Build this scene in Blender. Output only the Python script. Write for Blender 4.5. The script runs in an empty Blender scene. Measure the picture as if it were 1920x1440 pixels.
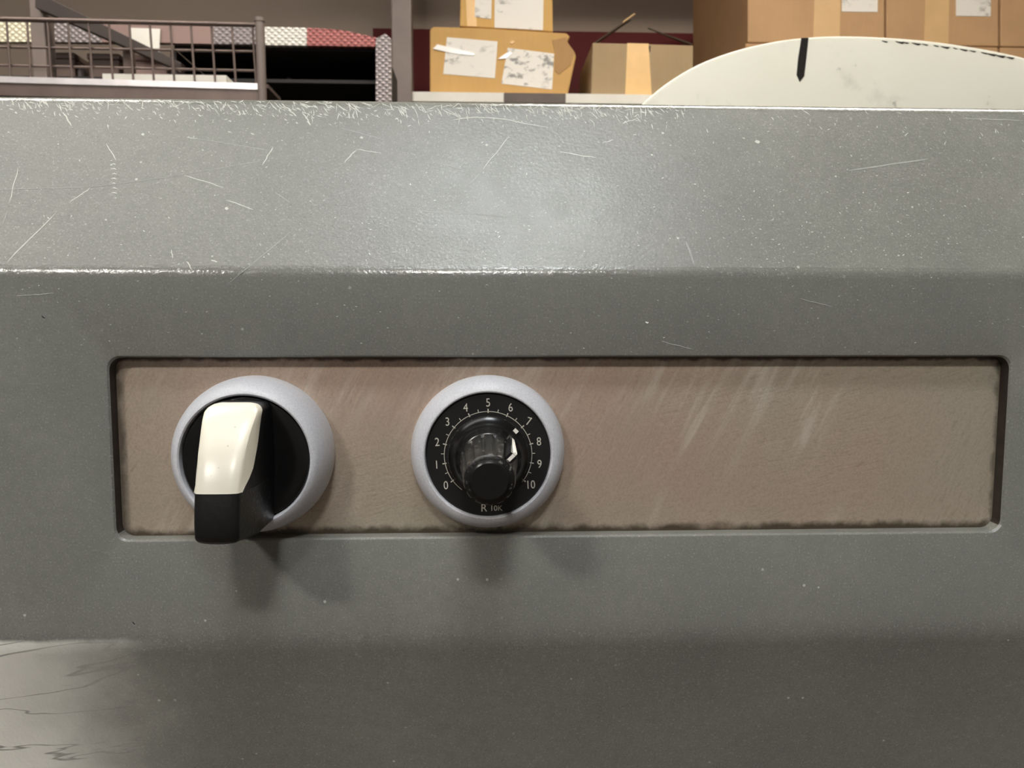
import bpy, bmesh, math, random
from mathutils import Vector, Matrix
random.seed(7)
sc = bpy.context.scene
col = sc.collection
MM = 0.001

# ------------------------------------------------------------------ camera
F_PX = 1442.0
YAW, PITCH, ROLL = 0.0399339, -0.0882113, 0.0011158
CAM = Vector((-1.33854, -155.0, 27.8765)) * MM
_cy, _sy, _cp, _sp = math.cos(YAW), math.sin(YAW), math.cos(PITCH), math.sin(PITCH)
FW = Vector((_sy*_cp, _cy*_cp, _sp))
_r = Vector((_cy, -_sy, 0)); _u = _r.cross(FW)
RT = _r*math.cos(ROLL) + _u*math.sin(ROLL)
UP = _u*math.cos(ROLL) - _r*math.sin(ROLL)
cd = bpy.data.cameras.new('camera'); cam = bpy.data.objects.new('camera', cd); col.objects.link(cam)
cam.matrix_world = Matrix(((RT.x, UP.x, -FW.x, CAM.x), (RT.y, UP.y, -FW.y, CAM.y), (RT.z, UP.z, -FW.z, CAM.z), (0, 0, 0, 1)))
cd.sensor_fit = 'HORIZONTAL'; cd.sensor_width = 36.0; cd.lens = F_PX/1920*36.0
cd.clip_start = 0.005; cd.clip_end = 50
cd.dof.use_dof = True; cd.dof.focus_distance = 0.152; cd.dof.aperture_fstop = 62.0
sc.camera = cam

# ------------------------------------------------------------------ world and exposure
w = bpy.data.worlds.new('hall_light'); sc.world = w; w.use_nodes = True
bg = w.node_tree.nodes['Background']; bg.inputs[0].default_value = (1.0, 0.93, 0.84, 1); bg.inputs[1].default_value = 0.13
vs = sc.view_settings
vs.view_transform = 'Standard'; vs.look = 'None'; vs.gamma = 1.0; vs.use_curve_mapping = False; vs.exposure = 0.08
sc.cycles.use_denoising = True
sc.cycles.max_bounces = 6

# lamps of the hall and one added lamp: (x, y, z, length along x, width along y, tilt, strength, colour)
LAMPS = [
    ((-0.03, -1.60, 1.44), 0.30, 0.20, 108.0, (1.0, 0.97, 0.93), 'white ceiling lamp above and behind the camera'),
    ((-1.22, -1.70, 1.44), 0.30, 0.20, 158.0, (1.0, 0.95, 0.88), 'white ceiling lamp up behind the camera towards the left'),
    ((0.07, -0.60, 1.44), 0.34, 0.20, 40.0, (0.90, 0.96, 1.0), 'cool white ceiling lamp nearest above the control housing'),
    ((-0.85, -0.52, 1.44), 1.30, 0.26, 5.5, (1.0, 0.98, 0.95), 'long unseen lamp added above the left of the control housing'),  # added out of view to brighten the slope with soft shadows
    ((0.62, 0.60, 1.44), 1.10, 0.30, 30.0, (1.0, 0.93, 0.82), 'white ceiling lamp above the gap before the carton shelf'),
    ((-1.10, 0.40, 1.44), 0.90, 0.30, 26.0, (1.0, 0.93, 0.84), 'white ceiling lamp above the wire basket'),
]

# ------------------------------------------------------------------ helpers
def ray(px, py):
    return (FW + RT*((px-960)/F_PX) + UP*((720-py)/F_PX))
def at(px, py, Y):
    d = ray(px, py); t = (Y-CAM.y)/d.y
    return CAM + d*t
def link(name, me, mat=None, parent=None, loc=None):
    o = bpy.data.objects.new(name, me); col.objects.link(o)
    if mat and me is not None and len(me.materials) == 0: me.materials.append(mat)
    if parent: o.parent = parent
    if loc is not None: o.location = loc
    return o
def empty(name, loc=(0, 0, 0), parent=None):
    o = link(name, None, None, parent); o.location = loc; o.empty_display_size = 0.02
    return o
def tag(o, label=None, cat=None, group=None, kind=None):
    if label: o['label'] = label
    if cat: o['category'] = cat
    if group: o['group'] = group
    if kind: o['kind'] = kind
    return o
def mesh_from(verts, faces, smooth=False, name='m'):
    me = bpy.data.meshes.new(name); me.from_pydata([tuple(v) for v in verts], [], faces); me.update()
    bm = bmesh.new(); bm.from_mesh(me); bmesh.ops.recalc_face_normals(bm, faces=bm.faces); bm.to_mesh(me); bm.free()
    if smooth:
        for p in me.polygons: p.use_smooth = True
    return me
def auto_smooth(me, ang=35):
    for p in me.polygons: p.use_smooth = True
    bm = bmesh.new(); bm.from_mesh(me)
    for e in bm.edges:
        if len(e.link_faces) == 2: e.smooth = e.calc_face_angle(0) < math.radians(ang)
    bm.to_mesh(me); bm.free()
    return me
def bevel(me, width, segs=2, ang=30):
    bm = bmesh.new(); bm.from_mesh(me)
    es = [e for e in bm.edges if len(e.link_faces) == 2 and e.calc_face_angle(0) > math.radians(ang)]
    bmesh.ops.bevel(bm, geom=es, offset=width, segments=segs, profile=0.5, affect='EDGES', clamp_overlap=True)
    bm.to_mesh(me); bm.free()
    return me
def box(lo, hi, bev=0.0):
    x0, y0, z0 = lo; x1, y1, z1 = hi
    v = [(x0, y0, z0), (x1, y0, z0), (x1, y1, z0), (x0, y1, z0), (x0, y0, z1), (x1, y0, z1), (x1, y1, z1), (x0, y1, z1)]
    f = [(0, 3, 2, 1), (4, 5, 6, 7), (0, 1, 5, 4), (1, 2, 6, 5), (2, 3, 7, 6), (3, 0, 4, 7)]
    me = mesh_from(v, f)
    if bev: bevel(me, bev)
    return me
def prism(pts, y0, y1, bev=0.0):
    """outline of (x, z) points extruded from depth y0 to y1"""
    n = len(pts)
    v = [(x, y0, z) for x, z in pts] + [(x, y1, z) for x, z in pts]
    f = [tuple(range(n)), tuple(range(2*n-1, n-1, -1))] + [(i, (i+1) % n, n+(i+1) % n, n+i) for i in range(n)]
    me = mesh_from(v, f)
    if bev: bevel(me, bev)
    return me
def lathe(prof, n=96, close=False, rmod=None):
    """profile of (radius, protrusion) turned about the -Y axis, in mm"""
    v, f = [], []
    m = len(prof)
    for j, (r, p) in enumerate(prof):
        for i in range(n):
            a = 2*math.pi*i/n
            rr = r if rmod is None else rmod(r, p, a)
            v.append((rr*math.sin(a)*MM, -p*MM, rr*math.cos(a)*MM))
    for j in range(m-1):
        for i in range(n):
            f.append((j*n+i, j*n+(i+1) % n, (j+1)*n+(i+1) % n, (j+1)*n+i))
    if close:
        f.append(tuple(range(n))); f.append(tuple(range((m-1)*n, m*n)))
    return auto_smooth(mesh_from(v, f), 30)
def tube(a, b, r, n=10):
    a, b = Vector(a), Vector(b); d = (b-a).normalized()
    s = d.orthogonal().normalized(); t = d.cross(s)
    v, f = [], []
    for c in (a, b):
        for i in range(n):
            q = 2*math.pi*i/n; v.append(c + s*(r*math.cos(q)) + t*(r*math.sin(q)))
    for i in range(n): f.append((i, (i+1) % n, n+(i+1) % n, n+i))
    f.append(tuple(range(n))); f.append(tuple(range(n, 2*n)))
    return auto_smooth(mesh_from(v, f), 40)
def strip(pts, width, normal, taper=True):
    """thin flat ribbon along a polyline"""
    v, f = [], []
    n = len(pts)
    for i, p in enumerate(pts):
        d = (pts[min(i+1, n-1)] - pts[max(i-1, 0)]).normalized()
        s = d.cross(normal).normalized()
        k = width*0.5
        if taper and (i == 0 or i == n-1): k *= 0.3
        v += [p+s*k, p-s*k]
        if i: f.append((2*i-2, 2*i-1, 2*i+1, 2*i))
    return v, f

# ------------------------------------------------------------------ measures of the housing used below
SL_N = math.radians(30.0)                      # the slope leans back this far from upright
ridge = Vector((0, 0, 36.4))*MM
def slope_top():
    # where the ray to the rear edge meets the slope plane
    n = Vector((0, -math.cos(SL_N), math.sin(SL_N)))
    d = ray(905, 190); t = (ridge-CAM).dot(n)/d.dot(n)
    return CAM + d*t
top = slope_top()

# ------------------------------------------------------------------ materials
class NT:
    def __init__(self, name):
        self.m = bpy.data.materials.new(name); self.m.use_nodes = True
        self.t = self.m.node_tree; self.b = self.t.nodes['Principled BSDF']
        self.co = self.t.nodes.new('ShaderNodeTexCoord').outputs['Object']
    def n(self, kind, **kw):
        d = self.t.nodes.new(kind)
        for k, v in kw.items():
            if k in d.inputs: d.inputs[k].default_value = v
            else: setattr(d, k, v)
        return d
    def l(self, a, b): self.t.links.new(a, b)
    def set(self, **kw):
        for k, v in kw.items():
            i = self.b.inputs[k.replace('_', ' ')]
            if hasattr(v, 'links') or isinstance(v, bpy.types.NodeSocket): self.l(v, i)
            else: i.default_value = v
        return self
    def noise(self, scale, detail=4, rough=0.55, co=None, dist=0.0):
        d = self.n('ShaderNodeTexNoise', Scale=scale, Detail=detail, Roughness=rough, Distortion=dist)
        self.l(co or self.co, d.inputs['Vector']); return d.outputs['Fac']
    def mapping(self, scale=(1, 1, 1), rot=(0, 0, 0), loc=(0, 0, 0)):
        d = self.n('ShaderNodeMapping'); d.inputs['Scale'].default_value = scale; d.inputs['Rotation'].default_value = rot; d.inputs['Location'].default_value = loc
        self.l(self.co, d.inputs['Vector']); return d.outputs[0]
    def streak(self, scale, ang):
        """coordinates turned about Y first, then stretched, for slanted streaks"""
        r = self.n('ShaderNodeMapping'); r.inputs['Rotation'].default_value = (0, ang, 0); self.l(self.co, r.inputs['Vector'])
        d = self.n('ShaderNodeMapping'); d.inputs['Scale'].default_value = scale; self.l(r.outputs[0], d.inputs['Vector'])
        return d.outputs[0]
    def ramp(self, fac, stops):
        d = self.n('ShaderNodeValToRGB'); self.l(fac, d.inputs[0])
        e = d.color_ramp.elements
        while len(e) < len(stops): e.new(0.5)
        for i, (p, c) in enumerate(stops):
            e[i].position = p; e[i].color = c if len(c) == 4 else (*c, 1)
        return d.outputs[0]
    def mix(self, fac, a, b, mode='MIX'):
        d = self.n('ShaderNodeMix', data_type='RGBA', blend_type=mode)
        for s, v in ((0, fac), (6, a), (7, b)):
            if isinstance(v, bpy.types.NodeSocket): self.l(v, d.inputs[s])
            else: d.inputs[s].default_value = v if s == 0 else (v if len(v) == 4 else (*v, 1))
        return d.outputs[2]
    def math(self, op, a, b=0.0, c=0.0):
        d = self.n('ShaderNodeMath', operation=op)
        for i, v in enumerate((a, b, c)):
            if isinstance(v, bpy.types.NodeSocket): self.l(v, d.inputs[i])
            else: d.inputs[i].default_value = v
        return d.outputs[0]
    def rng(self, v, a, b, c=0.0, d=1.0, smooth=True):
        k = self.n('ShaderNodeMapRange'); k.interpolation_type = 'SMOOTHSTEP' if smooth else 'LINEAR'
        self.l(v, k.inputs[0])
        for i, q in enumerate((a, b, c, d)): k.inputs[i+1].default_value = q
        return k.outputs[0]
    def xyz(self):
        d = self.n('ShaderNodeSeparateXYZ'); self.l(self.co, d.inputs[0]); return d.outputs
    def bump(self, h, strength=0.2, dist=0.001):
        d = self.n('ShaderNodeBump', Strength=strength, Distance=dist); self.l(h, d.inputs['Height']); self.l(d.outputs[0], self.b.inputs['Normal'])
def s2l(r, g, b):
    f = lambda c: (c/255/12.92) if c/255 <= 0.04045 else ((c/255+0.055)/1.055)**2.4
    return (f(r), f(g), f(b), 1)
def simple(name, rgb, rough=0.6, metal=0.0, var=0.12, scale=40, bump=0.0, spec=0.5):
    t = NT(name); c = s2l(*rgb)
    n = t.noise(scale)
    k = t.ramp(n, [(0.3, tuple(x*(1-var) for x in c[:3])), (0.7, tuple(min(1, x*(1+var)) for x in c[:3]))])
    t.set(Base_Color=k, Roughness=rough, Metallic=metal, Specular_IOR_Level=spec)
    if bump: t.bump(n, bump, 1.0/scale*0.3)
    return t.m

RIDGE_Z, TOP_Z = 0.0368, top.z-0.0002
def paint_material():
    t = NT('grey_hammered_paint')
    m1 = t.noise(28, 4); m2 = t.noise(420, 3); m3 = t.noise(2600, 2)
    base = t.ramp(m1, [(0.3, s2l(116, 117, 111)), (0.72, s2l(129, 129, 122))])
    base = t.mix(t.rng(m2, 0.3, 0.7, 0, 0.28), base, s2l(104, 105, 101))
    base = t.mix(t.rng(m3, 0.56, 0.74, 0, 0.45), base, s2l(176, 178, 170))
    base = t.mix(t.rng(m3, 0.42, 0.28, 0, 0.45), base, s2l(82, 83, 80))
    # tiny pale flecks worn through the paint
    v = t.n('ShaderNodeTexVoronoi', feature='F1', Scale=330.0); t.l(t.co, v.inputs['Vector'])
    cs = t.n('ShaderNodeSeparateColor'); t.l(v.outputs['Color'], cs.inputs[0])
    fl = t.math('MULTIPLY', t.math('LESS_THAN', v.outputs['Distance'], 0.10), t.math('GREATER_THAN', cs.outputs[0], 0.86))
    fl = t.math('MULTIPLY', fl, t.rng(t.noise(55, 2), 0.42, 0.62))
    base = t.mix(t.math('MULTIPLY', fl, 0.75), base, s2l(205, 206, 196))
    # glossy reflection painted as a pale patch with dark crease lines, low on the left
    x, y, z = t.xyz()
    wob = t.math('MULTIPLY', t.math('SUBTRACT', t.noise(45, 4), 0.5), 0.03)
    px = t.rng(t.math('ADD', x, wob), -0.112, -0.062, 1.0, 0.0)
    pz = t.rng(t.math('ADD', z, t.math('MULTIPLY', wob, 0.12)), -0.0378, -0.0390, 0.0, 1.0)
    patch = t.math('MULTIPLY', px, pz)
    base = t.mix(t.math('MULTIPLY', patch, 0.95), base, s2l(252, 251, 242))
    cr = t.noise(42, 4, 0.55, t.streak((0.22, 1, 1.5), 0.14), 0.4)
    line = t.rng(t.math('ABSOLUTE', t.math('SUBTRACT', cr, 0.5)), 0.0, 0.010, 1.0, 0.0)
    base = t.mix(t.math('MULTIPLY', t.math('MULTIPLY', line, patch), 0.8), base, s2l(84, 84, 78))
    # corners rubbed smooth by hands
    def near(v, c0, r): return t.rng(t.math('ABSOLUTE', t.math('SUBTRACT', v, c0)), r*0.15, r, 1.0, 0.0)
    edge = t.math('MAXIMUM', near(z, RIDGE_Z, 0.0016), near(z, TOP_Z, 0.0022))
    t.set(Base_Color=base, Metallic=0.0, Specular_IOR_Level=0.6,
          Roughness=t.math('SUBTRACT', t.rng(t.noise(160, 3), 0.3, 0.7, 0.32, 0.38), t.math('MULTIPLY', edge, 0.17)))
    h = t.math('ADD', t.noise(1300, 3), t.math('MULTIPLY', t.noise(300, 3), 0.2))
    t.bump(h, 0.30, 0.00025)
    return t.m
def plate_material():
    t = NT('brushed_steel_plate')
    # hand-brushed swirls: two directions of streaks blended by broad noise
    a = t.noise(1.0, 5, 0.6, t.streak((1700, 900, 260), -0.45), 0.3)
    b = t.noise(1.0, 5, 0.6, t.streak((260, 900, 1700), 0.3), 0.3)
    br = t.noise(22, 3)
    k = t.rng(br, 0.42, 0.58)
    st = t.n('ShaderNodeMix', data_type='FLOAT'); t.l(k, st.inputs[0]); t.l(a, st.inputs[2]); t.l(b, st.inputs[3]); st = st.outputs[0]
    base = t.ramp(t.noise(14, 3), [(0.30, s2l(206, 176, 157)), (0.5, s2l(200, 182, 163)), (0.70, s2l(192, 186, 168))])
    gr = t.noise(1900, 3, 0.7)
    base = t.mix(t.rng(gr, 0.35, 0.62, 0.20, 0.0), base, s2l(112, 98, 86))
    sw = t.math('MULTIPLY', t.rng(t.noise(1.0, 4, 0.6, t.streak((330, 330, 42), -0.5), 0.6), 0.46, 0.68), t.rng(t.noise(24, 2, 0.5, t.mapping(loc=(0.4, 0, 0.1))), 0.42, 0.60))
    base = t.mix(t.math('MULTIPLY', sw, 0.6), base, s2l(236, 228, 214))  # glints along the brush marks, painted into the base colour
    base = t.mix(t.rng(st, 0.35, 0.70, 0, 0.26), base, s2l(202, 190, 176))
    base = t.mix(t.rng(st, 0.46, 0.28, 0, 0.22), base, s2l(120, 104, 92))
    x, y, z = t.xyz()
    # grime gathered on the lower ledge and the sides
    w1 = t.math('MULTIPLY', t.math('SUBTRACT', t.noise(260, 4), 0.5), 0.0032)
    low = t.rng(t.math('ADD', z, w1), -0.0152, -0.0170, 0, 1)
    base = t.mix(t.math('MULTIPLY', low, 0.88), base, s2l(54, 44, 26))
    top = t.rng(t.math('ADD', z, t.math('MULTIPLY', w1, 0.6)), 0.0184, 0.0192, 0, 1)  # upper band: dirt and the lip's shadow painted into the colour
    base = t.mix(t.math('MULTIPLY', top, 0.85), base, s2l(64, 48, 40))
    lft = t.rng(t.math('ADD', x, w1), -0.0735, -0.0752, 0, 1)
    rgt = t.rng(t.math('ADD', x, w1), 0.1070, 0.1082, 0, 1)
    base = t.mix(t.math('MULTIPLY', t.math('MAXIMUM', lft, rgt), 0.7), base, s2l(96, 88, 72))
    t.set(Base_Color=base, Metallic=0.55, Roughness=t.rng(st, 0.3, 0.7, 0.52, 0.34))
    t.bump(t.math('ADD', st, t.math('MULTIPLY', t.noise(2200, 2), 0.5)), 0.22, 0.00025)
    return t.m
def black_plastic(name, rough, grain=0.0, rgb=(16, 15, 15)):
    t = NT(name)
    n = t.noise(900, 3)
    t.set(Base_Color=t.ramp(t.noise(120, 3), [(0.3, s2l(*rgb)), (0.75, s2l(*(c+8 for c in rgb)))]), Roughness=rough, Specular_IOR_Level=0.45)
    if grain: t.bump(n, grain, 0.0005)
    return t.m
def dusty_black():
    t = NT('dusty_black_plastic')
    n = t.noise(1500, 3, 0.65)
    d = t.math('MULTIPLY', t.rng(n, 0.55, 0.68, 0, 0.5), t.rng(t.noise(200, 3), 0.42, 0.58))
    t.set(Base_Color=t.mix(d, s2l(18, 18, 18), s2l(150, 148, 140)), Roughness=0.34, Specular_IOR_Level=0.5)
    t.bump(n, 0.25, 0.0003)
    return t.m
def white_plastic():
    t = NT('ivory_white_plastic')
    sp = t.rng(t.noise(1100, 2), 0.70, 0.74, 0, 0.55)
    sp = t.math('MULTIPLY', sp, t.rng(t.noise(170, 2), 0.46, 0.6))
    t.set(Base_Color=t.mix(sp, s2l(212, 207, 192), s2l(110, 96, 74)), Roughness=0.28)
    t.bump(t.noise(400, 3), 0.10, 0.0003)
    return t.m
def silver_plastic():
    t = NT('satin_silver_ring')
    t.set(Base_Color=t.ramp(t.noise(3000, 2), [(0.3, s2l(194, 195, 201)), (0.7, s2l(212, 213, 218))]), Metallic=0.0, Roughness=0.38)
    t.bump(t.noise(2500, 2), 0.10, 0.0002)
    return t.m
def carton_material(name, rgb, rough=0.75):
    t = NT(name); c = s2l(*rgb)
    n = t.noise(9, 4)
    f = t.noise(1.0, 3, 0.5, t.mapping((160, 160, 8)))
    k = t.ramp(n, [(0.3, tuple(x*0.86 for x in c[:3])), (0.7, c)])
    k = t.mix(t.rng(f, 0.3, 0.7, 0, 0.12), k, tuple(x*0.7 for x in c[:3]))
    t.set(Base_Color=k, Roughness=rough, Specular_IOR_Level=0.3)
    return t.m
def label_material(name, seed, dens=0.55):
    """paper label with blurred grey print in rows"""
    t = NT(name)
    n = t.noise(1.0, 3, 0.6, t.mapping((38, 10, 70), loc=(seed, seed*1.7, 0)))
    big = t.noise(9, 2, 0.5, t.mapping((1, 1, 1), loc=(seed*2.3, 0, seed)))
    k = t.math('MULTIPLY', t.rng(n, 0.50, 0.64), t.rng(big, 0.62-dens*0.3, 0.80-dens*0.3))
    t.set(Base_Color=t.mix(t.math('MULTIPLY', k, 0.75), s2l(226, 221, 212), s2l(88, 84, 82)), Roughness=0.45)
    return t.m
def expanded_metal(name, rgb, metal=0.7, rough=0.35):
    """embossed diamond sheet"""
    t = NT(name); c = s2l(*rgb)
    ws = []
    for s in (1, -1):
        q = t.n('ShaderNodeTexWave', Scale=42.0, Distortion=0.4); q.bands_direction = 'X'
        t.l(t.mapping((1, 1, 1), (0, s*0.9, 0)), q.inputs['Vector']); ws.append(q.outputs['Fac'])
    h = t.math('MULTIPLY', ws[0], ws[1])
    t.set(Base_Color=t.mix(t.rng(h, 0.1, 0.5), tuple(x*0.55 for x in c[:3]), c), Metallic=metal, Roughness=rough)
    t.bump(h, 0.5, 0.004)
    return t.m

M = dict(
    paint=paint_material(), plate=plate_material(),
    black=black_plastic('black_gloss_plastic', 0.22), matte=black_plastic('black_dial_face', 0.42, 0.12, (20, 20, 20)),
    grip=black_plastic('black_grained_grip', 0.36, 0.12, (14, 13, 14)), dusty=dusty_black(),
    white=white_plastic(), silver=silver_plastic(),
    mark=simple('faded_white_print', (196, 192, 180), 0.6, 0, 0.10, 2000),
    pointer=simple('white_pointer_line', (235, 232, 224), 0.45, 0, 0.05, 900),
    chip=simple('bare_pale_scratch', (196, 197, 188), 0.5, 0, 0.15, 600),
    faint=simple('faint_grey_scratch', (152, 154, 148), 0.5, 0, 0.10, 600),
    dark=simple('dark_grime', (34, 28, 22), 0.8, 0, 0.3, 500),
    dirty=simple('dirty_cut_edge', (50, 42, 36), 0.7, 0, 0.35, 400),
    floor=simple('worn_concrete', (74, 64, 55), 0.7, 0, 0.2, 3),
    wall=simple('taupe_wall_paint', (174, 158, 144), 0.8, 0, 0.05, 2),
    redwall=simple('dark_red_wall_band', (96, 12, 12), 0.7, 0, 0.12, 3),
    ceil=simple('ceiling_paint', (196, 190, 180), 0.9, 0, 0.05, 2),
    steel=simple('mauve_grey_steel', (116, 104, 98), 0.5, 0.2, 0.10, 12),
    wire=simple('dull_brown_wire', (104, 90, 84), 0.45, 0.5, 0.15, 30),
    bar=simple('dark_brown_bar', (52, 42, 38), 0.5, 0.3, 0.15, 20),
    brightbar=simple('bright_worn_steel', (226, 220, 222), 0.32, 0.55, 0.12, 25),
    cart1=carton_material('golden_cardboard', (206, 164, 102)), cart2=carton_material('ochre_cardboard', (214, 172, 104)),
    cart3=carton_material('dull_cardboard', (172, 148, 114)), cart4=carton_material('brown_cardboard', (190, 152, 112)),
    tape=simple('buff_parcel_tape', (232, 190, 128), 0.35, 0, 0.06, 20), tape2=simple('pale_brown_tape', (206, 170, 122), 0.4, 0, 0.06, 20),
    wrap=simple('clear_glossy_wrap', (244, 242, 238), 0.15, 0, 0.03, 20),
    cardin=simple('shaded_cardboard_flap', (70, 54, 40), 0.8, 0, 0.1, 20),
    shelf=simple('white_shelf_board', (222, 218, 208), 0.6, 0, 0.08, 12), shelfedge=simple('grey_brown_shelf_edge', (92, 82, 76), 0.6, 0.2, 0.15, 25),
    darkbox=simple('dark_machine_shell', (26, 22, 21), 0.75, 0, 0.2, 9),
    clutter=simple('brown_clutter', (88, 72, 64), 0.7, 0, 0.25, 14), teal=simple('dark_teal_plastic', (38, 52, 50), 0.6, 0, 0.1, 12),
    silver_glare=expanded_metal('embossed_silver_glare', (240, 236, 226), 0.25, 0.35), exppink=expanded_metal('embossed_red_sheet', (178, 104, 100), 0.2, 0.4),
    expgrey=expanded_metal('embossed_grey_sheet', (160, 150, 150), 0.3, 0.4), cream_glare=expanded_metal('embossed_cream_glare', (255, 246, 214), 0.1, 0.35),
    mauve=simple('pinkish_brown_sheet', (138, 112, 104), 0.5, 0.1, 0.1, 10),
    lampshell=simple('lamp_housing_white', (220, 220, 216), 0.5, 0, 0.03, 4),
)
def disc_material():
    t = NT('cream_painted_disc')
    n = t.noise(22, 5, 0.6); f = t.noise(120, 3)
    k = t.ramp(t.noise(9, 3), [(0.3, s2l(240, 235, 216)), (0.7, s2l(246, 242, 226))])
    k = t.mix(t.rng(n, 0.56, 0.72, 0, 0.30), k, s2l(168, 164, 146))
    k = t.mix(t.math('MULTIPLY', t.rng(f, 0.66, 0.74), t.rng(n, 0.5, 0.66, 0, 0.5)), k, s2l(110, 104, 90))
    t.set(Base_Color=k, Roughness=0.5)
    return t.m
M['disc'] = disc_material()

# ------------------------------------------------------------------ the hall
FLOOR, CEIL, BACK = -1.05, 1.50, 2.45
def struct(name, me, mat): return tag(link(name, me, mat), kind='structure')
struct('floor', box((-3.2, -3.4, FLOOR-0.05), (3.2, BACK+0.1, FLOOR)), M['floor'])
struct('ceiling', box((-3.2, -3.4, CEIL), (3.2, BACK+0.1, CEIL+0.05)), M['ceil'])
wb = struct('wall_back', box((-3.2, BACK, FLOOR), (3.2, BACK+0.1, CEIL)), M['wall'])
zt = at(900, 57, BACK).z; zb = at(900, 240, BACK).z
struct('trim_1', box((-0.35, BACK-0.004, zb), (3.2, BACK, zt)), M['redwall'])

for (c, lx, ly, st, rgb, lab) in LAMPS:
    e = tag(empty('ceiling_lamp', c), lab, 'lamp')
    sh = box((-lx/2-0.03, -ly/2-0.03, 0.004), (lx/2+0.03, ly/2+0.03, CEIL-c[2]), 0.006)
    link('lamp_housing', sh, M['lampshell'], e)
    m = bpy.data.materials.new('lit_diffuser'); m.use_nodes = True
    b = m.node_tree.nodes['Principled BSDF']; b.inputs['Base Color'].default_value = (0.8, 0.8, 0.8, 1)
    b.inputs['Emission Color'].default_value = (*rgb, 1); b.inputs['Emission Strength'].default_value = st
    link('diffuser', box((-lx/2, -ly/2, -0.002), (lx/2, ly/2, 0.003)), m, e)

# ------------------------------------------------------------------ the machine housing
X0, X1 = -0.30, 0.34
SN = Vector((0, -math.cos(SL_N), math.sin(SL_N)))
ZB = at(960, 1196, 0).z                        # lower bend
LOW = math.radians(19.0)
def arc(c, r, a0, a1, n):
    return [(c[0]-r*math.cos(a0+(a1-a0)*i/n), c[1]+r*math.sin(a0+(a1-a0)*i/n)) for i in range(n+1)]
RR = 0.0042                                     # radius of the ridge
off = RR*math.tan(SL_N/2)
zr = ridge.z - off
prof = []
# rear: top deck, rounded rear edge
tr = 0.0035; TA = math.radians(86)
ot = tr*math.tan((TA-SL_N)/2)
tc = Vector((0, top.y, top.z)) - Vector((0, math.sin(SL_N), math.cos(SL_N)))*ot - SN*tr
rear = arc((tc.y, tc.z), tr, TA, SL_N, 8)
prof += [(0.22, rear[0][1]-0.004)] + rear
prof += arc((RR, zr), RR, SL_N, 0, 6)
ZF1 = zr
RB = 0.018
ob = RB*math.tan(LOW/2)
prof2 = arc((RB, ZB+ob), RB, 0, -LOW, 6)
zl = -0.16
yl = RB - RB*math.cos(LOW) + (ZB+ob-RB*math.sin(LOW)-zl)*math.tan(LOW)
prof2 += [(yl, zl), (yl, FLOOR), (0.22, FLOOR)]
ZF0 = ZB+ob

housing = tag(empty('machine_housing', (0.02, 0.1, FLOOR)), 'worn grey-green painted metal machine housing with a recessed steel control plate', 'machine')
hinv = Vector((-0.02, -0.1, -FLOOR))
PX0, PX1, PZ0, PZ1 = -0.0752, 0.1084, -0.0174, 0.0196
def rrect(x0, x1, z0, z1, r, n=6):
    pts = []
    for cx, cz, a in ((x1-r, z1-r, 0), (x0+r, z1-r, 90), (x0+r, z0+r, 180), (x1-r, z0+r, 270)):
        for i in range(n+1):
            q = math.radians(a+90*i/n); pts.append((cx+r*math.cos(q), cz+r*math.sin(q)))
    return pts
bm = bmesh.new()
def sweep(pr, smooth=True):
    cols = []
    N = 24
    for y, z in pr: cols.append([bm.verts.new((X0+(X1-X0)*i/N, y, z)) for i in range(N+1)])
    for a, b in zip(cols, cols[1:]):
        for i in range(N): bm.faces.new((a[i], a[i+1], b[i+1], b[i])).smooth = smooth
    return cols
c1 = sweep(prof); c2 = sweep(prof2)
outer = c1[-1] + c2[0][::-1]
es = []
for loop in (outer,):
    for a, b in zip(loop, loop[1:]+loop[:1]):
        es.append(bm.edges.get((a, b)) or bm.edges.new((a, b)))
RC = 0.0026
lips = [(0.0, 0.0), (-0.0003, 0.0001), (-0.0006, 0.0005), (-0.0007, 0.0031)]
loops = []
for off_, dep in lips:
    loops.append([bm.verts.new((x, dep, z)) for x, z in rrect(PX0-0.0006-off_, PX1+0.0006+off_, PZ0-0.0006-off_, PZ1+0.0006+off_, RC)])
for a, b in zip(loops[0], loops[0][1:]+loops[0][:1]): es.append(bm.edges.new((a, b)))
fl = bmesh.ops.triangle_fill(bm, edges=es, use_beauty=True, use_dissolve=False)
for la, lb in zip(loops, loops[1:]):
    n = len(la)
    for i in range(n): bm.faces.new((la[i], la[(i+1) % n], lb[(i+1) % n], lb[i]))
# end caps are left open beyond the picture; close the back
bmesh.ops.recalc_face_normals(bm, faces=bm.faces)
me = bpy.data.meshes.new('shell'); bm.to_mesh(me); bm.free()
# orient outwards
s = sum(p.normal.y*p.area for p in me.polygons if p.center.y < 0.02)
if s > 0: me.flip_normals()
auto_smooth(me, 24)
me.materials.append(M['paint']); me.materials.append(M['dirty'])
for p in me.polygons:
    c = p.center                                # cut edges of the opening, black with old dirt except along the ledge
    if 0.0006 < c.y < 0.0031 and PX0-0.002 < c.x < PX1+0.002 and PZ0-0.002 < c.z < PZ1+0.002 and p.normal.z < 0.6: p.material_index = 1
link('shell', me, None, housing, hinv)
# side panels close the housing
poly = [(y, z) for y, z in prof + prof2]
for xs in (X0, X1):
    v = [(xs, y, z) for y, z in poly]
    link('side_panel', mesh_from(v, [tuple(range(len(v)))]), M['paint'], housing, hinv)
# control plate
v = rrect(PX0-0.0012, PX1+0.0012, PZ0-0.0012, PZ1+0.0012, 0.002)
pl = link('control_plate', prism(v, 0.003, 0.0045), M['plate'], housing, hinv)
tag(pl, 'brushed pinkish steel control plate')

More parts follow.
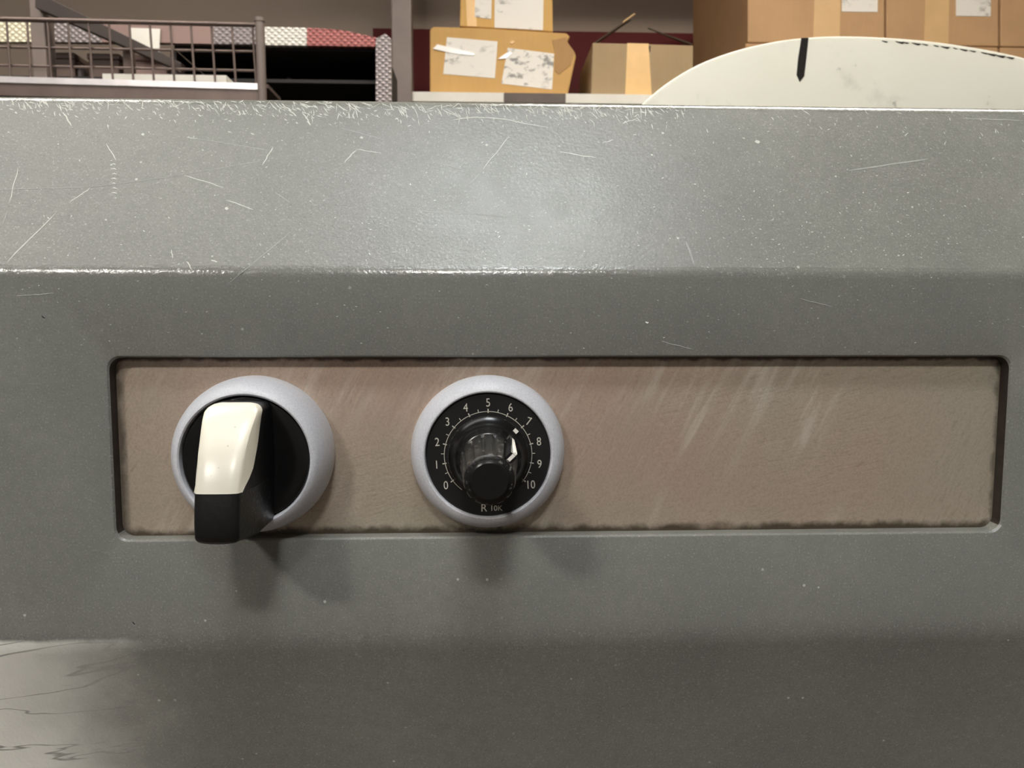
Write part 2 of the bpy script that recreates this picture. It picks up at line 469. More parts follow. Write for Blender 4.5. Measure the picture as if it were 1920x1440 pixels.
# --- wear on the painted slope: scratches and chips that follow the surface
def on_slope(px, py, lift=0.00003):
    d = ray(px, py); t = (ridge-CAM).dot(SN)/d.dot(SN); p = CAM + d*t
    if p.z < ridge.z:
        t = (0-CAM.y)/d.y; p = CAM + d*t
        return p + Vector((0, -lift, 0))
    return p + SN*lift
def wear(name, polylines, mat, lab=None):
    V, Fc = [], []
    for pts, wd in polylines:
        q = [on_slope(*p) for p in pts]
        v, f = strip(q, wd*MM, SN)
        b = len(V); V += v; Fc += [tuple(i+b for i in t) for t in f]
    o = link(name, mesh_from(V, Fc), mat, housing, hinv); tag(o, lab, kind='stuff')
    return o
def wig(a, b, n=6, j=1.2):
    return [(a[0]+(b[0]-a[0])*i/n+random.uniform(-j, j), a[1]+(b[1]-a[1])*i/n+random.uniform(-j, j)*0.6) for i in range(n+1)]
L = []
for a, b, wd in (((105, 400), (15, 490), .20), ((170, 352), (130, 380), .18), ((513, 275), (492, 310), .2), ((345, 328), (420, 352), .16), ((425, 375), (475, 393), .18),
                 ((118, 210), (135, 236), .28), ((200, 270), (218, 300), .16), ((645, 306), (668, 281), .2), ((668, 280), (715, 287), .15), ((1050, 285), (1118, 296), .22),
                 ((34, 315), (18, 380), .16), ((955, 255), (905, 318), .14), ((351, 257), (372, 261), .2), ((350, 490), (360, 506), .18), ((828, 205), (866, 222), .2),
                 ((1165, 232), (1195, 222), .18), ((1130, 268), (1150, 262), .16), ((322, 468), (324, 484), .16), ((540, 203), (556, 218), .26), ((568, 212), (580, 230), .25), ((396, 487), (408, 492), .25)):
    L.append((wig(a, b), wd))
L.append(([(845, 226), (868, 222), (890, 220), (920, 221), (950, 224), (985, 232), (1028, 239)], .24))
L.append(([(835, 204), (850, 212), (868, 222)], .22))
for k in range(7): L.append(([(209+random.uniform(-2, 2), 308+k*9), (214, 307+k*9), (218+random.uniform(-2, 2), 309+k*9)], .22))
wear('scratches', L, M['chip'], 'pale bare-metal scratches')
L = []
for a, b, wd in (((350, 257), (505, 282), .14), ((0, 355), (170, 351), .16), ((170, 351), (330, 330), .14), ((330, 330), (490, 302), .12), ((545, 435), (424, 535), .13), ((15, 395), (5, 420), .14),
                 ((515, 360), (545, 380), .14), ((1590, 320), (1740, 298), .35), ((1286, 452), (1302, 496), .3), ((900, 325), (880, 345), .12), ((870, 400), (960, 407), .15), ((780, 395), (865, 402), .12),
                 ((820, 305), (870, 318), .15), ((1500, 560), (1560, 575), .15), ((1240, 640), (1300, 655), .12), ((1000, 335), (1060, 338), .14), ((30, 555), (100, 550), .14), ((640, 240), (720, 262), .12), ((1800, 222), (1920, 226), .3)):
    L.append((wig(a, b, 8, 0.8), wd))
wear('faint_scratches', L, M['faint'], 'faint hairline scratches')
# chips along the rear edge and flecks over the slope
L = []
def edge_y(x): return 180 + 21*x/1920
for k in range(720):
    x = random.uniform(0, 1290) if random.random() < 0.93 else random.uniform(1290, 1920)
    dy = 4 + abs(random.gauss(0, 17)) if x < 1290 else abs(random.gauss(0, 40))+6
    y = edge_y(x)+dy
    a = random.gauss(0.6, 0.6); ln = random.uniform(3, 11)*(1.4 if dy < 18 else 0.8)*(1.35 if 560 < x < 1240 else 1.0)
    p0 = (x, y); p1 = (x+ln*0.5*math.cos(a)+random.uniform(-1, 1), y+ln*0.5*math.sin(a)); p2 = (x+ln*math.cos(a), y+ln*math.sin(a)+random.uniform(-2, 2))
    if min(p0[1], p2[1]) > edge_y(x)+3: L.append(([p0, p1, p2], random.uniform(.10, .30)))
for k in range(420):
    x = random.uniform(0, 1920); y = random.uniform(230, 500)
    if random.random() < 0.35: x = random.gauss(1550, 200); y = random.gauss(440, 50)
    if y > 640 or y < 215 or not 0 < x < 1920: continue
    a = random.gauss(0.1, 0.7); ln = random.uniform(1.2, 5)
    L.append(([(x, y), (x+ln*.5*math.cos(a), y+ln*.5*math.sin(a)), (x+ln*math.cos(a), y+ln*math.sin(a))], random.uniform(.08, .26)))
for k in range(90):
    x = random.uniform(0, 1920); y = random.uniform(520, 660)
    L.append(([(x, y), (x+1.5, y+.5), (x+random.uniform(2, 4), y+random.uniform(-1, 1))], random.uniform(.08, .2)))
for cx, cy, r in ((1420, 266, 4.5), (1213, 604, 3), (268, 252, 3), (678, 258, 3), (425, 391, 3.5)):
    L.append(([(cx-r, cy), (cx-r*.4, cy-.6), (cx+r*.4, cy+.6), (cx+r, cy)], r*0.2))
wear('paint_chips', L, M['chip'], 'small pale paint chips')
L = [([(78, 592), (82, 595), (85, 597)], .35), ([(248, 1166), (251, 1168), (253, 1171)], .3)]
wear('dark_specks', L, M['dark'])

# ------------------------------------------------------------------ selector switch (left)
PY = 3.0*MM
sel = tag(empty('selector_switch', (-47.3*MM, PY, 0)), 'black selector switch with white lever insert in a silver ring', 'switch')
ringL = [(15.8, -0.05), (15.85, 1.2), (15.8, 2.6), (15.6, 4.2), (15.2, 5.8), (14.6, 7.2), (13.9, 8.2), (13.3, 8.7), (12.9, 8.8), (12.6, 8.6), (12.45, 8.2), (12.4, 6.5), (12.4, 0.5), (15.6, -0.05)]
link('bezel_ring', lathe(ringL), M['silver'], sel)
link('rotor_disc', lathe([(12.3, 1.0), (12.3, 7.6), (12.1, 8.0), (11.5, 8.2), (9.0, 7.8), (5, 7.4), (0.3, 7.3)], close=True), M['black'], sel)
# lever: stations from top to bottom
def interp(z, tab):
    for (a, va), (b, vb) in zip(tab, tab[1:]):
        if a >= z >= b:
            t = (a-z)/(a-b); return va+(vb-va)*t
    return tab[-1][1] if z < tab[-1][0] else tab[0][1]
P_FRONT = [(11.7, 14.0), (11.4, 14.6), (11.0, 15.4), (10.2, 16.5), (8.5, 18.3), (6, 20.4), (3, 22.5), (0, 24.0), (-3, 25.1), (-6, 25.7), (-9, 26.0), (-10.8, 25.9), (-11.4, 25.6), (-11.8, 25.0)]
W_FRONT = [(11.7, 2.4), (11.6, 3.2), (11.4, 3.95), (11.1, 4.45), (10.6, 4.85), (10.0, 5.0), (9, 4.85), (6, 4.45), (2, 4.1), (-3, 3.95), (-10.6, 3.9), (-11.2, 3.7), (-11.6, 3.2), (-11.8, 2.3)]
P_CHORD = [(11.7, 12.7), (11.4, 12.9), (5, 16.3), (0.5, 19.4), (-1, 21.2), (-2, 22.8), (-2.9, 24.0)]
ZS = [11.7, 11.65, 11.55, 11.4, 11.2, 11.0, 10.8, 10.5, 10.2, 9.2, 8, 6.5, 5, 3.5, 2, 0.5, -1, -2.0, -2.9]
ZS2 = [-2.92, -4, -5.5, -7, -8.5, -10, -10.6, -11, -11.3, -11.6, -11.75, -11.8]
def section(z, white):
    pf, wf = interp(z, P_FRONT), interp(z, W_FRONT)
    c = 0.55                                      # softened front corners
    front = [(-wf, pf-1.0), (-wf*0.96, pf-0.45), (-wf*0.86, pf-0.12), (-wf*0.5, pf+0.12), (0, pf+0.2), (wf*0.5, pf+0.12), (wf*0.86, pf-0.12), (wf*0.96, pf-0.45), (wf, pf-1.0)]
    return front
def loft(sections, zs):
    v, f = [], []
    n = len(sections[0])
    for s_, z in zip(sections, zs):
        for x, p in s_: v.append((x*MM, -p*MM, z*MM))
    for j in range(len(zs)-1):
        for i in range(n):
            f.append((j*n+i, j*n+(i+1) % n, (j+1)*n+(i+1) % n, (j+1)*n+i))
    f.append(tuple(range(n))); f.append(tuple(range((len(zs)-1)*n, len(zs)*n)))
    return auto_smooth(mesh_from(v, f), 38)
def chord_w(z, pf, pc):
    wf = interp(z, W_FRONT)
    return wf + max(0.0, 5.05-wf)*min(1.0, max(0.0, pf-pc)/6.0) if z < 9.5 else wf+0.12
secs = []
for z in ZS:
    fr = section(z, True); pc = min(interp(z, P_CHORD), fr[0][1]-0.05); wf = interp(z, W_FRONT)
    wc = chord_w(z, fr[4][1], pc); secs.append(fr + [(wc, pc), (-wc, pc)])
lever = empty('lever', (0, 0, 0), sel)
ins = link('white_insert', loft(secs, ZS), M['white'], lever); tag(ins, 'ivory white lever insert')
secs = []
for z in ZS:
    pc = min(interp(z, P_CHORD), section(z, True)[0][1]-0.05)-0.02; wc = chord_w(z, section(z, True)[4][1], pc)-0.03; wf = max(wc, 5.02 if z < 9.5 else 0)
    secs.append([(-wc, pc), (wc, pc), (wf, pc*0.5+4), (wf+0.3, 8.4), (wf+0.6, 6.5), (-wf-0.6, 6.5), (-wf-0.3, 8.4), (-wf, pc*0.5+4)])
link('lever_back', loft(secs, ZS), M['grip'], lever)
secs = []
for z in ZS2:
    fr = section(z, False); wf = interp(z, W_FRONT)
    k = max(0.0, (-z-2.9)/8.7)
    zz = 1.0
    secs.append(fr + [(5.05, 19), (5.05, 14), (5.1, 10.5), (5.2, 8.6), (5.3+0.2*k, 7.0), (-5.3-0.2*k, 7.0), (-5.2, 8.6), (-5.1, 10.5), (-5.05, 14), (-5.05, 19)])
me = loft(secs, ZS2); me.materials.append(M['grip']); me.materials.append(M['dusty'])
for p in me.polygons:
    if abs(p.normal.x) > 0.75 and p.center.y > -24.5*MM: p.material_index = 1
link('lever_grip', me, None, lever)

# ------------------------------------------------------------------ potentiometer dial (right)
pot = tag(empty('dial_control', (0, PY, 0)), 'black numbered rotary dial with fluted knob in a silver ring', 'dial')
ringR = [(15.8, -0.05), (15.85, 1.0), (15.75, 2.0), (15.4, 3.2), (14.9, 4.2), (14.2, 5.0), (13.5, 5.45), (13.0, 5.6), (12.75, 5.5), (12.6, 5.2), (12.55, 4.2), (12.55, 0.5), (15.6, -0.05)]
link('bezel_ring', lathe(ringR), M['silver'], pot)
DP = 5.0
dial = link('dial_plate', lathe([(12.5, 0.8), (12.5, DP-0.25), (12.3, DP), (0.3, DP)], close=True), M['matte'], pot)
def on_dial(r, ang): return (r*math.sin(ang), r*math.cos(ang))
STEP = math.radians(25.2)
def text_mesh(s, size, bold=0.0):
    cu = bpy.data.curves.new('t', 'FONT'); cu.body = s; cu.size = size; cu.align_x = 'CENTER'; cu.align_y = 'CENTER'; cu.offset = bold; cu.resolution_u = 4
    o = bpy.data.objects.new('t', cu); col.objects.link(o)
    dg = bpy.context.evaluated_depsgraph_get(); dg.update()
    me = bpy.data.meshes.new_from_object(o.evaluated_get(dg))
    bpy.data.objects.remove(o)
    me.transform(Matrix.Rotation(math.pi/2, 4, 'X'))
    me.materials.clear()
    return me
TP = -(DP+0.04)*MM
for n in range(11):
    a = (n-5)*STEP
    x, z = on_dial(10.55, a)
    me = text_mesh(str(n), 2.4*MM, 0.0); me.transform(Matrix.Scale(0.84, 4, (1, 0, 0)))
    o = link('numeral', me, M['mark'], dial, (x*MM, TP, z*MM))
    o.rotation_euler = (0, (0.30 if n == 7 else -0.05), 0)
for k in range(21):
    a = (k/2-5)*STEP; big = k % 2 == 0
    r0, r1, hw = (8.55, 9.35, 0.11) if big else (8.8, 9.45, 0.07)
    d = Vector((math.sin(a), 0, math.cos(a))); s_ = Vector((math.cos(a), 0, -math.sin(a)))
    v = [(d*r0-s_*hw)*MM, (d*r0+s_*hw)*MM, (d*r1+s_*hw)*MM, (d*r1-s_*hw)*MM]
    o = link('tick_mark', mesh_from(v, [(0, 1, 2, 3)]), M['mark'], dial, (0, TP, 0))
v, f = [], []
N = 90
for i in range(N+1):
    a = math.radians(-143 + 272*i/N)
    for r in (8.76, 8.88): v.append((r*math.sin(a)*MM, TP, r*math.cos(a)*MM))
    if i: f.append((2*i-2, 2*i-1, 2*i+1, 2*i))
link('scale_arc', mesh_from(v, f), M['mark'], dial)
me = text_mesh('R', 2.2*MM, 0.00001); link('lettering', me, M['mark'], dial, (-0.9*MM, TP, -10.9*MM))
me = text_mesh('10K', 1.55*MM, 0.00001); link('lettering', me, M['mark'], dial, (1.6*MM, TP, -10.95*MM))

knob = empty('knob', (0, 0, 0), pot)
link('skirt', lathe([(8.1, DP), (8.1, DP+1.6), (7.95, DP+2.1), (7.5, DP+2.4), (6.6, DP+3.4), (6.0, DP+5.0), (5.7, DP+8.0), (5.0, DP+8.4), (0.3, DP+8.4)], close=True), M['black'], knob)
NF = 14
def flute(r, p, a):
    q = (a*NF/(2*math.pi)) % 1.0
    g = max(0.0, 1-abs(q-0.5)/0.20)
    return r - (0.42*min(1, g*1.6) if 13.6 < p < 28.4 else 0)
body = lathe([(5.55, 13.3), (5.45, 13.7), (5.3, 16), (5.0, 20), (4.75, 24), (4.55, 28.0), (4.35, 28.5), (3.9, 28.75), (0.3, 28.75)], 168, True, flute)
link('fluted_grip', body, M['dusty'], knob)
link('end_cap', lathe([(3.45, 28.6), (3.45, 29.3), (3.35, 29.65), (3.1, 29.8), (0.3, 29.75)], 72, True), M['black'], knob)
PA = math.radians(46)
def pbox(r0, r1, p0, p1, hw, r2=None):
    """block along the pointer direction; r2 = outer radius at p1"""
    d = Vector((math.sin(PA), 0, math.cos(PA))); s_ = Vector((math.cos(PA), 0, -math.sin(PA)))
    r2 = r2 or r1
    v = []
    for p, ro in ((p0, r1), (p1, r2)):
        for r, k in ((r0, -1), (r0, 1), (ro, 1), (ro, -1)):
            v.append((d*r+s_*hw*k)*MM + Vector((0, -p*MM, 0)))
    return mesh_from(v, [(0, 1, 2, 3), (4, 5, 6, 7), (0, 1, 5, 4), (1, 2, 6, 5), (2, 3, 7, 6), (3, 0, 4, 7)])
link('pointer_fin', pbox(3.0, 6.5, 13.0, 27.6, 0.75, 5.9), M['black'], knob)
o = link('pointer_line', pbox(6.4, 6.56, 13.0, 27.6, 0.28, 5.96), M['pointer'], knob); tag(o, 'white pointer line')
link('pointer_line', pbox(4.4, 5.9, 27.55, 27.66, 0.30), M['pointer'], knob)
link('pointer_line', pbox(6.3, 7.9, DP+2.5, DP+2.75, 0.46), M['pointer'], knob)

# ------------------------------------------------------------------ cream disc just behind the housing
DY = 0.42
outl = [(1150, 300), (1180, 222), (1210, 188), (1250, 155), (1300, 124), (1350, 103), (1400, 88), (1450, 77), (1500, 70), (1560, 66), (1620, 67), (1680, 70), (1740, 75), (1800, 83), (1860, 93), (1920, 106), (1990, 128), (2060, 160), (2120, 205), (2150, 260), (2160, 300)]
pts = [at(x, y, DY) for x, y in outl]
bot = min(p.z for p in pts) - 0.55
P2 = [(p.x, p.z) for p in pts]
n = len(P2)
ctr = (sum(p[0] for p in P2)/n, min(p[1] for p in P2))
def shrink(k): return [(ctr[0]+(x-ctr[0])*k, ctr[1]+(z-ctr[1])*k) for x, z in P2]
# smooth outline by subdivision
def chaikin(pl, it=2):
    for _ in range(it):
        q = [pl[0]]
        for a, b in zip(pl, pl[1:]):
            q += [(a[0]*.75+b[0]*.25, a[1]*.75+b[1]*.25), (a[0]*.25+b[0]*.75, a[1]*.25+b[1]*.75)]
        q.append(pl[-1]); pl = q
    return pl
P2 = chaikin(P2)
lx0, lx1 = P2[0][0], P2[-1][0]
wheel = tag(empty('wheel_cover', ((lx0+lx1)/2, DY, FLOOR)), 'cream painted round machine cover with a black mark at its rim', 'machine cover')
winv = -wheel.location
zfl = P2[0][1]
face = P2 + [(lx1, zfl-0.25), (lx0, zfl-0.25)]
me = prism(face, DY, DY+0.05)
bevel(me, 0.0022, 2, 50)
auto_smooth(me, 30)
link('cover_disc', me, M['disc'], wheel, winv)
link('stand', box(((lx0+lx1)/2-0.06, DY+0.005, FLOOR), ((lx0+lx1)/2+0.06, DY+0.045, zfl-0.2)), M['steel'], wheel, winv)
mk = [(1503, 71), (1516, 71), (1512, 110), (1508, 143), (1500, 153), (1494, 140), (1497, 108)]
mp = [at(x, y, DY-0.0006) for x, y in mk]
o = link('black_mark', prism([(p.x, p.z) for p in mp], DY-0.0006, DY+0.0002), M['dark'], wheel, winv); tag(o, 'short black painted stroke')
for i in range(14):
    x = 1665+i*18+random.uniform(-6, 6); y = 77+(max(0, x-1665)/255)**1.4*35
    p = at(x, y, DY); k = random.uniform(.0008, .0022)
    me = prism([(p.x-k*2, p.z+.0002), (p.x+k*2, p.z-.0006), (p.x+k, p.z-k*.9), (p.x-k*.5, p.z-k*.5)], DY-0.0004, DY+0.0004)
    link('rim_chip', me, M['dark'], wheel, winv)

# ------------------------------------------------------------------ carton rack (post, boards, cartons)
RY = 1.75
rack = tag(empty('shelf_rack', (at(755, 90, RY).x, RY, FLOOR)), 'mauve grey steel shelf rack with pale boards carrying the cartons', 'rack')
rinv = -rack.location
a = at(736, 90, RY).x; b = at(773, 90, RY).x
link('upright', box((a, RY-0.02, FLOOR), (b, RY+0.03, CEIL-0.1), 0.003), M['steel'], rack, rinv)
kk = (RY+0.52-CAM.y)/(RY-CAM.y)
link('upright', box((a*kk, RY+0.52, FLOOR), (a*kk+(b-a), RY+0.57, CEIL-0.1), 0.003), M['steel'], rack, rinv)
ST = at(930, 176, RY).z
XR = at(2250, 100, RY).x
for nm, yy in (('upright', RY-0.02), ('upright', RY+0.52)):
    link(nm, box((XR, yy, FLOOR), (XR+0.05, yy+0.05, CEIL-0.1), 0.003), M['steel'], rack, rinv)
link('shelf_board', box((b, RY-0.01, ST-0.022), (XR, RY+0.55, ST)), M['shelf'], rack, rinv)
link('shelf_board', box((b, RY-0.01, 1.16), (XR, RY+0.55, 1.185)), M['shelf'], rack, rinv)
g0 = at(945, 100, RY).x; g1 = at(1060, 100, RY).x
link('board_edge', box((g0, RY-0.014, ST-0.024), (g1, RY-0.0098, ST-0.001)), M['shelfedge'], rack, rinv)

def flat(name, quad, Y, thick, mat, parent, inv, lab=None):
    """thin sheet (label, tape) from a pixel quad on the plane at depth Y"""
    p = [at(x, y, Y) for x, y in quad]
    o = link(name, prism([(q.x, q.z) for q in p], Y-thick, Y-0.0001), mat, parent, inv)
    if lab: tag(o, lab)
    return o
def carton(outline, Y, depth, mat, label, bev=0.004, rest=None, topz=None):
    p = [at(x, y, Y) for x, y in outline]
    pts = [(q.x, q.z) for q in p]
    if rest is not None:
        lo = min(z for _, z in pts); pts = [(x, rest+0.0008 if z < lo+0.012 else z) for x, z in pts]
    if topz is not None:
        hi = max(z for _, z in pts); pts = [(x, topz if z > hi-0.012 else z) for x, z in pts]
    cx = sum(x for x, _ in pts)/len(pts); cz = min(z for _, z in pts)
    e = tag(empty('cardboard_carton', (cx, Y+depth/2, cz)), label, 'carton')
    link('carton_body', prism(pts, Y, Y+depth, bev), mat, e, -e.location)
    return e, -e.location, cz, max(z for _, z in pts)
Y1 = RY+0.015
c, ci, _, ztop = carton([(806, 56), (812, 50), (900, 52), (1062, 62), (1069, 68), (1064, 78), (1078, 98), (1080, 106), (1064, 173), (940, 172), (806, 170)], Y1, 0.26, M['cart1'],
                 'dented golden carton with two creased white labels beside the post', 0.003, ST)
flat('paper_label', [(838, 70), (933, 78), (928, 147), (831, 139)], Y1, 0.0012, label_material('label_print_a', 3.1, 0.35), c, ci)
flat('paper_label', [(952, 90), (1039, 101), (1035, 168), (940, 157)], Y1, 0.0012, label_material('label_print_b', 8.4, 0.9), c, ci)
flat('wrap_crease', [(812, 92), (820, 84), (860, 93), (890, 101), (888, 105), (850, 101)], Y1, 0.0030, M['wrap'], c, ci)
flat('wrap_crease', [(934, 111), (950, 100), (962, 99), (950, 110)], Y1, 0.0030, M['wrap'], c, ci)
flat('wrap_crease', [(955, 80), (961, 76), (965, 78), (960, 84)], Y1, 0.0020, M['tape'], c, ci)
flat('crushed_corner', [(1035, 76), (1062, 70), (1064, 80), (1077, 100), (1070, 122), (1048, 140), (1040, 132), (1041, 100)], Y1, 0.0016, carton_material('bruised_cardboard', (180, 140, 94)), c, ci)
zt1 = ztop
c, ci, _, _ = carton([(862, 49.5), (866, -120), (1034, -114), (1037, 60)], Y1+0.02, 0.22, M['cart2'], 'ochre carton stacked on the dented one, label half out of view', 0.003)
zz = Y1+0.02
flat('paper_label', [(928, -60), (1020, -50), (1018, 57), (927, 52)], zz, 0.0012, label_material('label_print_c', 5.2, 0.5), c, ci)
flat('paper_label', [(892, -40), (923, -40), (921, 36), (890, 32)], zz, 0.0012, label_material('label_print_d', 1.2, 0.8), c, ci)
flat('tape_strip', [(868, -110), (888, -110), (894, 50), (876, 49)], zz, 0.0008, M['tape'], c, ci)
# open carton
Y2 = RY+0.01
c, ci, _, ztop = carton([(1111, 80), (1300, 85), (1299, 181), (1108, 179)], Y2, 0.24, M['cart3'], 'small open carton with a buff tape strip and raised flaps', 0.002, ST)
flat('tape_strip', [(1176, 81), (1216, 82), (1222, 181), (1172, 180)], Y2, 0.0009, M['tape'], c, ci)
flat('handle_tear', [(1216, 86), (1220, 86), (1219, 98), (1217, 98)], Y2, 0.0010, M['cardin'], c, ci)
def flap(quad):
    p = [at(x, y, Y) for x, y, Y in quad]
    nrm = (p[1]-p[0]).cross(p[2]-p[0]).normalized()*0.003
    v = p + [q+nrm for q in p]
    link('flap', mesh_from(v, [(0, 1, 2, 3), (7, 6, 5, 4), (0, 1, 5, 4), (1, 2, 6, 5), (2, 3, 7, 6), (3, 0, 4, 7)]), M['cardin'], c, ci)
flap([(1113, 80, Y2+0.01), (1120, 79, Y2+0.23), (1183, 36, Y2+0.22), (1172, 40, Y2+0.02)])
flap([(1298, 84, Y2+0.01), (1284, 83, Y2+0.23), (1214, 54, Y2+0.22), (1222, 57, Y2+0.02)])
link('twine', tube(at(1168, 42, Y2+0.02), at(1190, 26, Y2+0.02), 0.002), M['tape2'], c, ci)
# stacked cartons at the right
Y3 = RY-0.005
def big(x0, x1, yb0, yb1, ytop, label, lab=None, tape=None, seed=1.0, rest=None, topz=None):
    e, ei, lo, hi = carton([(x0, ytop), (x1, ytop), (x1, yb1), (x0, yb0)], Y3, 0.48, M['cart4'], label, 0.003, rest, topz)
    if tape: flat('tape_strip', [(tape[0], ytop+3), (tape[1], ytop+3), (tape[1]-4, yb0-1), (tape[0]-8, yb0-1)], Y3, 0.0009, M['tape2'], e, ei)
    if lab: flat('paper_label', [(lab[0], -70), (lab[1], -70), (lab[1]-1, lab[2]), (lab[0]-1, lab[2]-1)], Y3, 0.0012, label_material('label_print_e%d' % int(seed), seed, 0.5), e, ei)
    return hi
mid = at(1600, 84, Y3).z
for x0, x1, s_ in ((1398, 1656, 'leftmost'), (1660, 1872, 'middle'), (1876, 2140, 'rightmost')):
    big(x0, x1, 184, 184, 84, 'plain brown carton of the lower row behind the cream cover, ' + s_, rest=ST, topz=mid)
# upper row stands on the lower one
for x0, x1, lab, tape, sd, txt in ((1402, 1659, (1579, 1646, 23), (1532, 1578), 11.0, 'large brown carton above the black mark, first of the upper row'),
                                  (1662, 1873, (1793, 1858, 31), (1740, 1782), 12.0, 'large brown carton with taped seam, second of the upper row'),
                                  (1877, 2130, None, None, 13.0, 'large brown carton cut by the right edge, third of the upper row')):
    big(x0, x1, 83, 83, -170, txt, lab, tape, sd, rest=mid+0.0005)

# ------------------------------------------------------------------ left: wire basket cart
BY = 1.0
cart = tag(empty('wire_basket', (at(250, 100, BY).x, BY, FLOOR)), 'brown wire mesh basket cart with a bright lower rail', 'basket')
kinv = -cart.location
ztop_ = at(480, 46, BY).z
def rail(p0, p1, r, mat, name='rail', dy=0.0):
    return link(name, tube(at(p0[0], p0[1], BY+dy), at(p1[0], p1[1], BY+dy), r), mat, cart, kinv)
rail((-120, 33), (492, 47), 0.0035, M['wire'], 'top_rail')
for y0, y1 in ((86, 97), (120, 133)): rail((-120, y0), (492, y1), 0.0018, M['wire'], 'mesh_wire', 0.004)
for i in range(16):
    x = 18 + 38.4*(i-3)
    rail((x-6, 36+ (x)*0.023), (x+2, 150+x*0.022), 0.0016, M['wire'], 'mesh_wire')
# lower angle bar
p0, p1 = at(-120, 141, BY), at(492, 158, BY)
for nm, dz0, dz1, mt, dy in (('bright_rail', 0.0, -0.0085, M['brightbar'], -0.004), ('angle_bar', -0.0085, -0.026, M['wire'], -0.002)):
    v = []
    for p in (p0, p1):
        for yy in (dy, 0.02):
            for dz in (dz0, dz1): v.append((p.x, BY+yy, p.z+dz))
    link(nm, mesh_from(v, [(0, 1, 3, 2), (4, 5, 7, 6), (0, 1, 5, 4), (2, 3, 7, 6), (0, 2, 6, 4), (1, 3, 7, 5)]), mt, cart, kinv)
q0, q1 = at(487, 44, BY), at(500, 184, BY)
link('corner_post', tube((q0.x, BY, q0.z+0.004), (q1.x, BY, FLOOR), 0.0065, 12), M['steel'], cart, kinv)
qz = at(-118, 44, BY)
link('corner_post', tube((qz.x, BY, qz.z+0.004), (qz.x, BY, FLOOR), 0.0065, 12), M['steel'], cart, kinv)
link('corner_cap', tube((q0.x, BY, q0.z+0.002), (q0.x, BY, q0.z+0.007), 0.0075, 12), M['steel'], cart, kinv)
# frame with post and brace standing inside
FY = 1.10
fr = tag(empty('brace_frame', (at(70, 100, FY).x, FY, FLOOR)), 'upright steel post with a dark diagonal brace behind the wire mesh', 'frame')
finv = -fr.location
a0, a1, b0, b1 = at(50, -60, FY), at(78, -60, FY), at(66, 190, FY), at(89, 190, FY)
o = link('post', prism([(a0.x, a0.z), (a1.x, a1.z), (b1.x, FLOOR), (b0.x, FLOOR)], FY, FY+0.03, 0.002), M['steel'], fr, finv)
d0, d1 = at(40, -22, FY), at(345, 130, FY)
pts = [at(74, -4, FY), at(100, 2, FY), at(345, 122, FY), at(345, 142, FY), at(316, 126, FY), at(74, 20, FY)]
link('brace', prism([(p.x, p.z) for p in pts], FY-0.012, FY+0.004, 0.001), M['bar'], fr, finv)
c0, c1 = at(226, 78, FY), at(242, 78, FY)
p2 = at(235, 128, FY)
link('strut', prism([(c0.x, c0.z), (c1.x, c1.z), (c1.x+0.006, FLOOR), (c0.x+0.006, FLOOR)], FY+0.006, FY+0.02), M['clutter'], fr, finv)
# far cabinet with embossed sheet frame and dark inside
HY = 1.26
cab = tag(empty('open_cabinet', (at(400, 100, HY).x, HY, FLOOR)), 'dark open cabinet framed in shiny embossed metal sheet left of the post', 'cabinet')
hi_ = -cab.location
def panel(quad, mat, name='frame_sheet', y0=HY, th=0.012):
    p = [at(x, y, y0) for x, y in quad]
    return link(name, prism([(q.x, q.z) for q in p], y0, y0+th), mat, cab, hi_)
panel([(-160, 38), (70, 38), (70, 78), (-160, 78)], M['cream_glare'])  # yellow-white lamp glare on the sheet, painted as a cream piece
panel([(70.5, 38), (190, 42), (190, 79), (70.5, 78)], M['expgrey'])
panel([(190.5, 44), (325, 46), (325, 80), (190.5, 79)], M['mauve'])
panel([(325.5, 48), (400, 49), (400, 82), (325.5, 81)], M['mauve'])
panel([(400.5, 50), (490, 51), (490, 83), (400.5, 82)], M['expgrey'])
panel([(490.5, 50), (575, 52), (575, 85), (490.5, 84)], M['silver_glare'])  # glare fading into red, painted as separately coloured pieces from here on
panel([(575.5, 52), (640, 56), (640, 86), (575.5, 85)], M['exppink'])
panel([(640.5, 56), (704, 70), (704, 87), (640.5, 86)], M['exppink'])
panel([(704.5, 72), (722, 63), (733, 72), (734, 300), (704.5, 300)], M['expgrey'])
panel([(244, 52), (300, 54), (298, 98), (247, 96)], M['shelf'], 'paper_note', HY-0.004, 0.003)
x0, x1 = at(-160, 90, HY).x, at(733, 90, HY).x
xs_ = at(708, 90, HY).x
z1, z0 = at(400, 83, HY).z, FLOOR
pmx = at(322, 100, HY).x
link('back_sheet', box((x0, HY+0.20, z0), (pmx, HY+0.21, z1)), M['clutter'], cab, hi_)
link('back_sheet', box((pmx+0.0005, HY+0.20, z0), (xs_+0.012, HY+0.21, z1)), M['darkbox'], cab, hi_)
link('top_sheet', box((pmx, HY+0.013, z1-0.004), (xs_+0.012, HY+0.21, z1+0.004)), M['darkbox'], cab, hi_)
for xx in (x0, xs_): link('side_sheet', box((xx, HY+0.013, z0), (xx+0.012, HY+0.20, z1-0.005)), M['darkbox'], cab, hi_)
zs = at(600, 143, HY).z
link('inner_shelf', box((x0+0.013, HY+0.02, zs-0.006), (xs_-0.001, HY+0.199, zs)), M['darkbox'], cab, hi_)
pm = at(322, 100, HY)
link('divider', box((pm.x-0.01, HY+0.02, z0), (pm.x, HY+0.199, z1-0.005)), M['bar'], cab, hi_)
